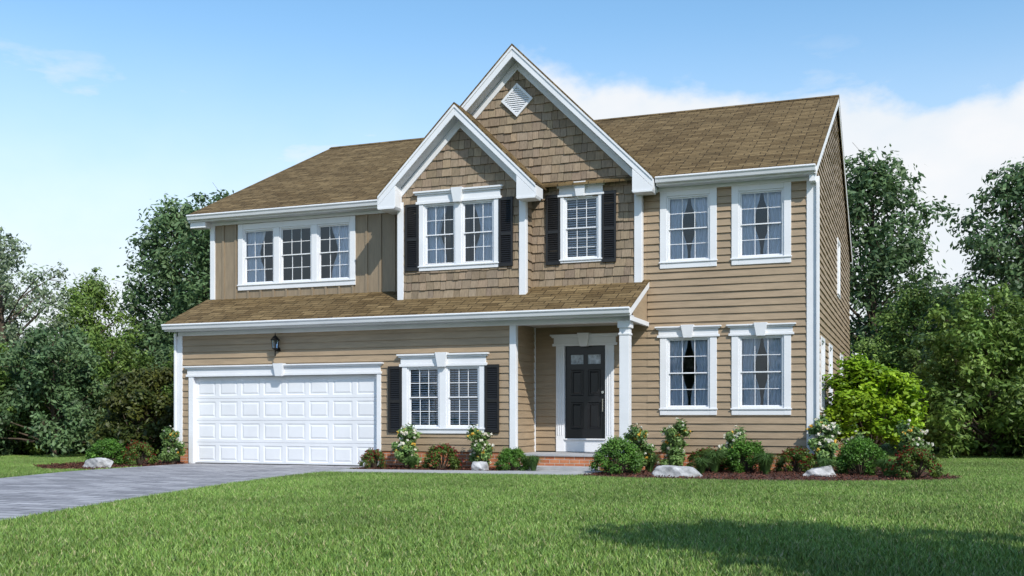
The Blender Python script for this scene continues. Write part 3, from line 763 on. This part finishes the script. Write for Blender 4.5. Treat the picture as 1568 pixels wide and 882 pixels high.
RED=shrub_mesh(22,.9,.46,6500,.022,((.05,.10,.016),(.14,.20,.03)),nb=30,flowers=([(.28,.035,.022),(.18,.02,.015)],210,.016))
ROSE=shrub_mesh(23,.72,.95,4600,.038,((.09,.18,.05),(.26,.40,.12)),dome=False,nb=28,flowers=([(.85,.82,.72),(.85,.55,.10),(.85,.8,.68)],85,.030),open_=True)
LIME=shrub_mesh(24,2.1,2.0,17000,.060,((.12,.25,.012),(.34,.50,.022)),nb=60,asp=.5,rr=(.09,.16),lump=.2)
DKB=shrub_mesh(25,2.4,2.3,15000,.065,((.028,.055,.012),(.12,.13,.024)),nb=46,rr=(.10,.18),lump=.2)
def put(name,m,x,y,s=1,rz=0,sz=None,z=0):
    o=obj(name,m[0],None,(x,y,z),rz,(s,s,sz or s)); obj('foliage',m[1],o); return o
put('boxwood_shrub',BOX,-3.4,-2.25,1.08,.2,1.1)
put('boxwood_shrub',BOX,-5.62,-2.0,.80,1.2,.75)
put('boxwood_shrub',BOX,-1.15,-1.0,1.0,2.2); put('boxwood_shrub',BOX,.95,-.95,1.1,3.0); put('boxwood_shrub',BOX,-15.1,-2.7,1.05,4.0,.95)
put('barberry_shrub',RED,-8.7,-2.1,.68,.1,.85); put('barberry_shrub',RED,-7.2,-1.95,1.05,1.3,1.05); put('barberry_shrub',RED,-2.0,-.75,.95,2.1)
put('barberry_shrub',RED,-.25,-.6,1.0,3.3); put('barberry_shrub',RED,1.9,-1.85,1.12,4.4,1.1); put('barberry_shrub',RED,-14.4,-2.5,.95,5.1,1.1)
for i,(x,y,s) in enumerate(((-8.1,-1.72,.95),(-6.45,-1.72,.92),(-3.15,-1.6,.95),(-2.65,-.6,1.05),(-1.5,-.45,.9),(.25,-.25,1.12),(1.85,-.45,1.02),(-14.1,-1.75,.88),(.75,.2,.8))):
    put('rose_bush',ROSE,x,y,s,i*1.3)
lt=put('ornamental_shrub',LIME,1.0,2.6,1.24,.7,.88,z=.42)
tk=Part('trunk',BARK,lt); tk.cyl((0,0,-.49),(.03,.02,.5),.05,.04,10); tk.cyl((.15,.1,-.49),(-.1,.1,.5),.035,.03,10); tk.done()
put('smoke_bush',DKB,-17.2,1.0,1.0,.7)
put('smoke_bush',DKB,-15.9,2.6,.8,2.7)
def tuft_mesh(seed):
    rg=np.random.RandomState(seed); n=700
    a=rg.uniform(0,2*np.pi,n); L=rg.uniform(.25,.5,n); o=rg.uniform(.2,.9,n)
    Vq=np.zeros((n*2,4,3)); w=.005
    base=np.c_[.05*np.cos(a)*rg.uniform(0,1,n),.05*np.sin(a)*rg.uniform(0,1,n),np.zeros(n)]
    di=np.c_[np.cos(a),np.sin(a),np.zeros(n)]; sd=np.c_[-np.sin(a),np.cos(a),np.zeros(n)]*w
    m=base+di*(L*o*.35)[:,None]+np.c_[np.zeros(n),np.zeros(n),L*.8]; e=base+di*(L*o)[:,None]+np.c_[np.zeros(n),np.zeros(n),L*(1.05-.5*o)]
    Vq[:n,0]=base-sd;Vq[:n,1]=base+sd;Vq[:n,2]=m+sd;Vq[:n,3]=m-sd
    Vq[n:,0]=m-sd;Vq[n:,1]=m+sd;Vq[n:,2]=e+sd*.15;Vq[n:,3]=e-sd*.15
    C=np.array([.09,.17,.045])*rg.uniform(.6,1.5,n*2)[:,None]
    return facemesh('ornamental_grass',Vq,C,LEAF)
TU=tuft_mesh(31)
for i,(x,y,s) in enumerate(((-5.15,-2.1,.8),(-3.0,-1.3,.95),(-1.75,-1.15,1.1),(-.75,-1.3,1.0),(-1.85,-2.0,.8),(.35,-1.6,.8),(-8.9,-1.7,.8),(-15.6,-2.2,1.1),(1.4,-1.3,.8),(-7.8,-2.1,.7))): obj('ornamental_grass',TU,None,(x,y,0),i*1.1,(s,s,s))
def rock(seed,x,y,w,h,rz):
    rg=random.Random(seed); import bmesh
    bm=bmesh.new(); bmesh.ops.create_icosphere(bm,subdivisions=4,radius=1)
    ns=[Vector((rg.gauss(0,1),rg.gauss(0,1),rg.gauss(0,1)+.3)).normalized() for _ in range(12)]; ds=[rg.uniform(.5,.85) for _ in ns]
    for v in bm.verts:
        for nn,dd in zip(ns,ds):
            k=v.co.dot(nn)-dd
            if k>0: v.co-=nn*k*.97
        v.co*=1+.025*math.sin(v.co.x*11+v.co.z*9)+.015*math.sin(v.co.y*23+v.co.x*17)
    me=bpy.data.meshes.new('landscape_rock'); bm.to_mesh(me); bm.free(); me.materials.append(ROCK)
    obj('landscape_rock',me,None,(x,y,h*.22),rz,(w/2*1.15,w/2*.6,h*.8))
rock(1,-2.1,-2.75,.85,.28,.2); rock(2,.25,-1.75,.62,.24,.5); rock(3,-6.2,-2.25,.48,.24,.1); rock(4,-14.3,-3.9,.6,.26,.4)

# ------------------------------------------------------------------ light, sky, camera
S=Vector((.75,-.65,.88)).normalized()
el=math.asin(S.z); az=math.atan2(S.x,S.y)
sun=bpy.data.lights.new('sun','SUN'); sun.energy=4.3; sun.angle=math.radians(.5); sun.color=(1,.95,.87)
so=bpy.data.objects.new('sun',sun); COL.objects.link(so); so.rotation_euler=(-S).to_track_quat('-Z','Y').to_euler(); so.location=(20,-20,30)
w=bpy.data.worlds.new('World'); scene.world=w; w.use_nodes=True; nt=w.node_tree
bg=nt.nodes['Background']; sky=nt.nodes.new('ShaderNodeTexSky'); sky.sky_type='NISHITA'; sky.sun_disc=False
sky.sun_elevation=el; sky.sun_rotation=az; sky.air_density=1.0; sky.dust_density=.4; sky.ozone_density=1.0
bg.inputs[1].default_value=.15
tc=nt.nodes.new('ShaderNodeTexCoord'); sp=nt.nodes.new('ShaderNodeSeparateXYZ'); nt.links.new(tc.outputs['Generated'],sp.inputs[0])
azn=math_n(nt,'ARCTAN2',sp.outputs[0],sp.outputs[1]); eln=math_n(nt,'ARCSINE',sp.outputs[2])
mp=nt.nodes.new('ShaderNodeMapping'); mp.inputs['Scale'].default_value=(1,1,1.6); nt.links.new(tc.outputs['Generated'],mp.inputs[0])
n1=noise(nt,mp.outputs[0],8.0,6,.55)
mp2=nt.nodes.new('ShaderNodeMapping'); mp2.inputs['Scale'].default_value=(1,1,3.0); mp2.inputs['Location'].default_value=(1.3,4.2,.9); nt.links.new(tc.outputs['Generated'],mp2.inputs[0])
n2=noise(nt,mp2.outputs[0],7.0,6,.55)
edge=math_n(nt,'ADD',math_n(nt,'MULTIPLY',math_n(nt,'SUBTRACT',n1,.5),.15),maprange(nt,azn,-.15,.12,.322,.292,True))
azf=maprange(nt,azn,-.43,-.35,0,1,True)
edge=math_n(nt,'MULTIPLY',edge,azf)
dd=math_n(nt,'SUBTRACT',edge,eln)
big=maprange(nt,dd,-.004,.036,0,.96,True)
wis=math_n(nt,'MULTIPLY',maprange(nt,n2,.53,.70,0,.62,True),maprange(nt,eln,.36,.26,0,1,True))
haze=maprange(nt,eln,.05,.38,.97,.0,True)
fac=math_n(nt,'MAXIMUM',math_n(nt,'MAXIMUM',big,wis),haze)
shade=maprange(nt,n1,.35,.65,.0,1.0)
cloudc=mixc(nt,shade,(.86,.92,.98),(.98,.985,1.0))
bg2=nt.nodes.new('ShaderNodeBackground'); nt.links.new(cloudc,bg2.inputs[0]); bg2.inputs[1].default_value=.98
tint=mixc(nt,1.0,sky.outputs[0],(1.06,1.36,1.42),'MULTIPLY')
nt.links.new(tint,bg.inputs[0])
ms=nt.nodes.new('ShaderNodeMixShader'); nt.links.new(fac,ms.inputs[0]); nt.links.new(bg.outputs[0],ms.inputs[1]); nt.links.new(bg2.outputs[0],ms.inputs[2])
nt.links.new(ms.outputs[0],nt.nodes['World Output'].inputs[0])
cam=bpy.data.cameras.new('camera'); cam.sensor_width=36; cam.lens=1619/1568*36; cam.shift_y=.127; cam.clip_end=2000
co=bpy.data.objects.new('camera',cam); COL.objects.link(co); co.location=(1.83,-21.76,1.07); co.rotation_euler=(math.pi/2,0,th)
scene.camera=co
scene.view_settings.view_transform='Standard'; scene.view_settings.look='None'; scene.view_settings.exposure=0
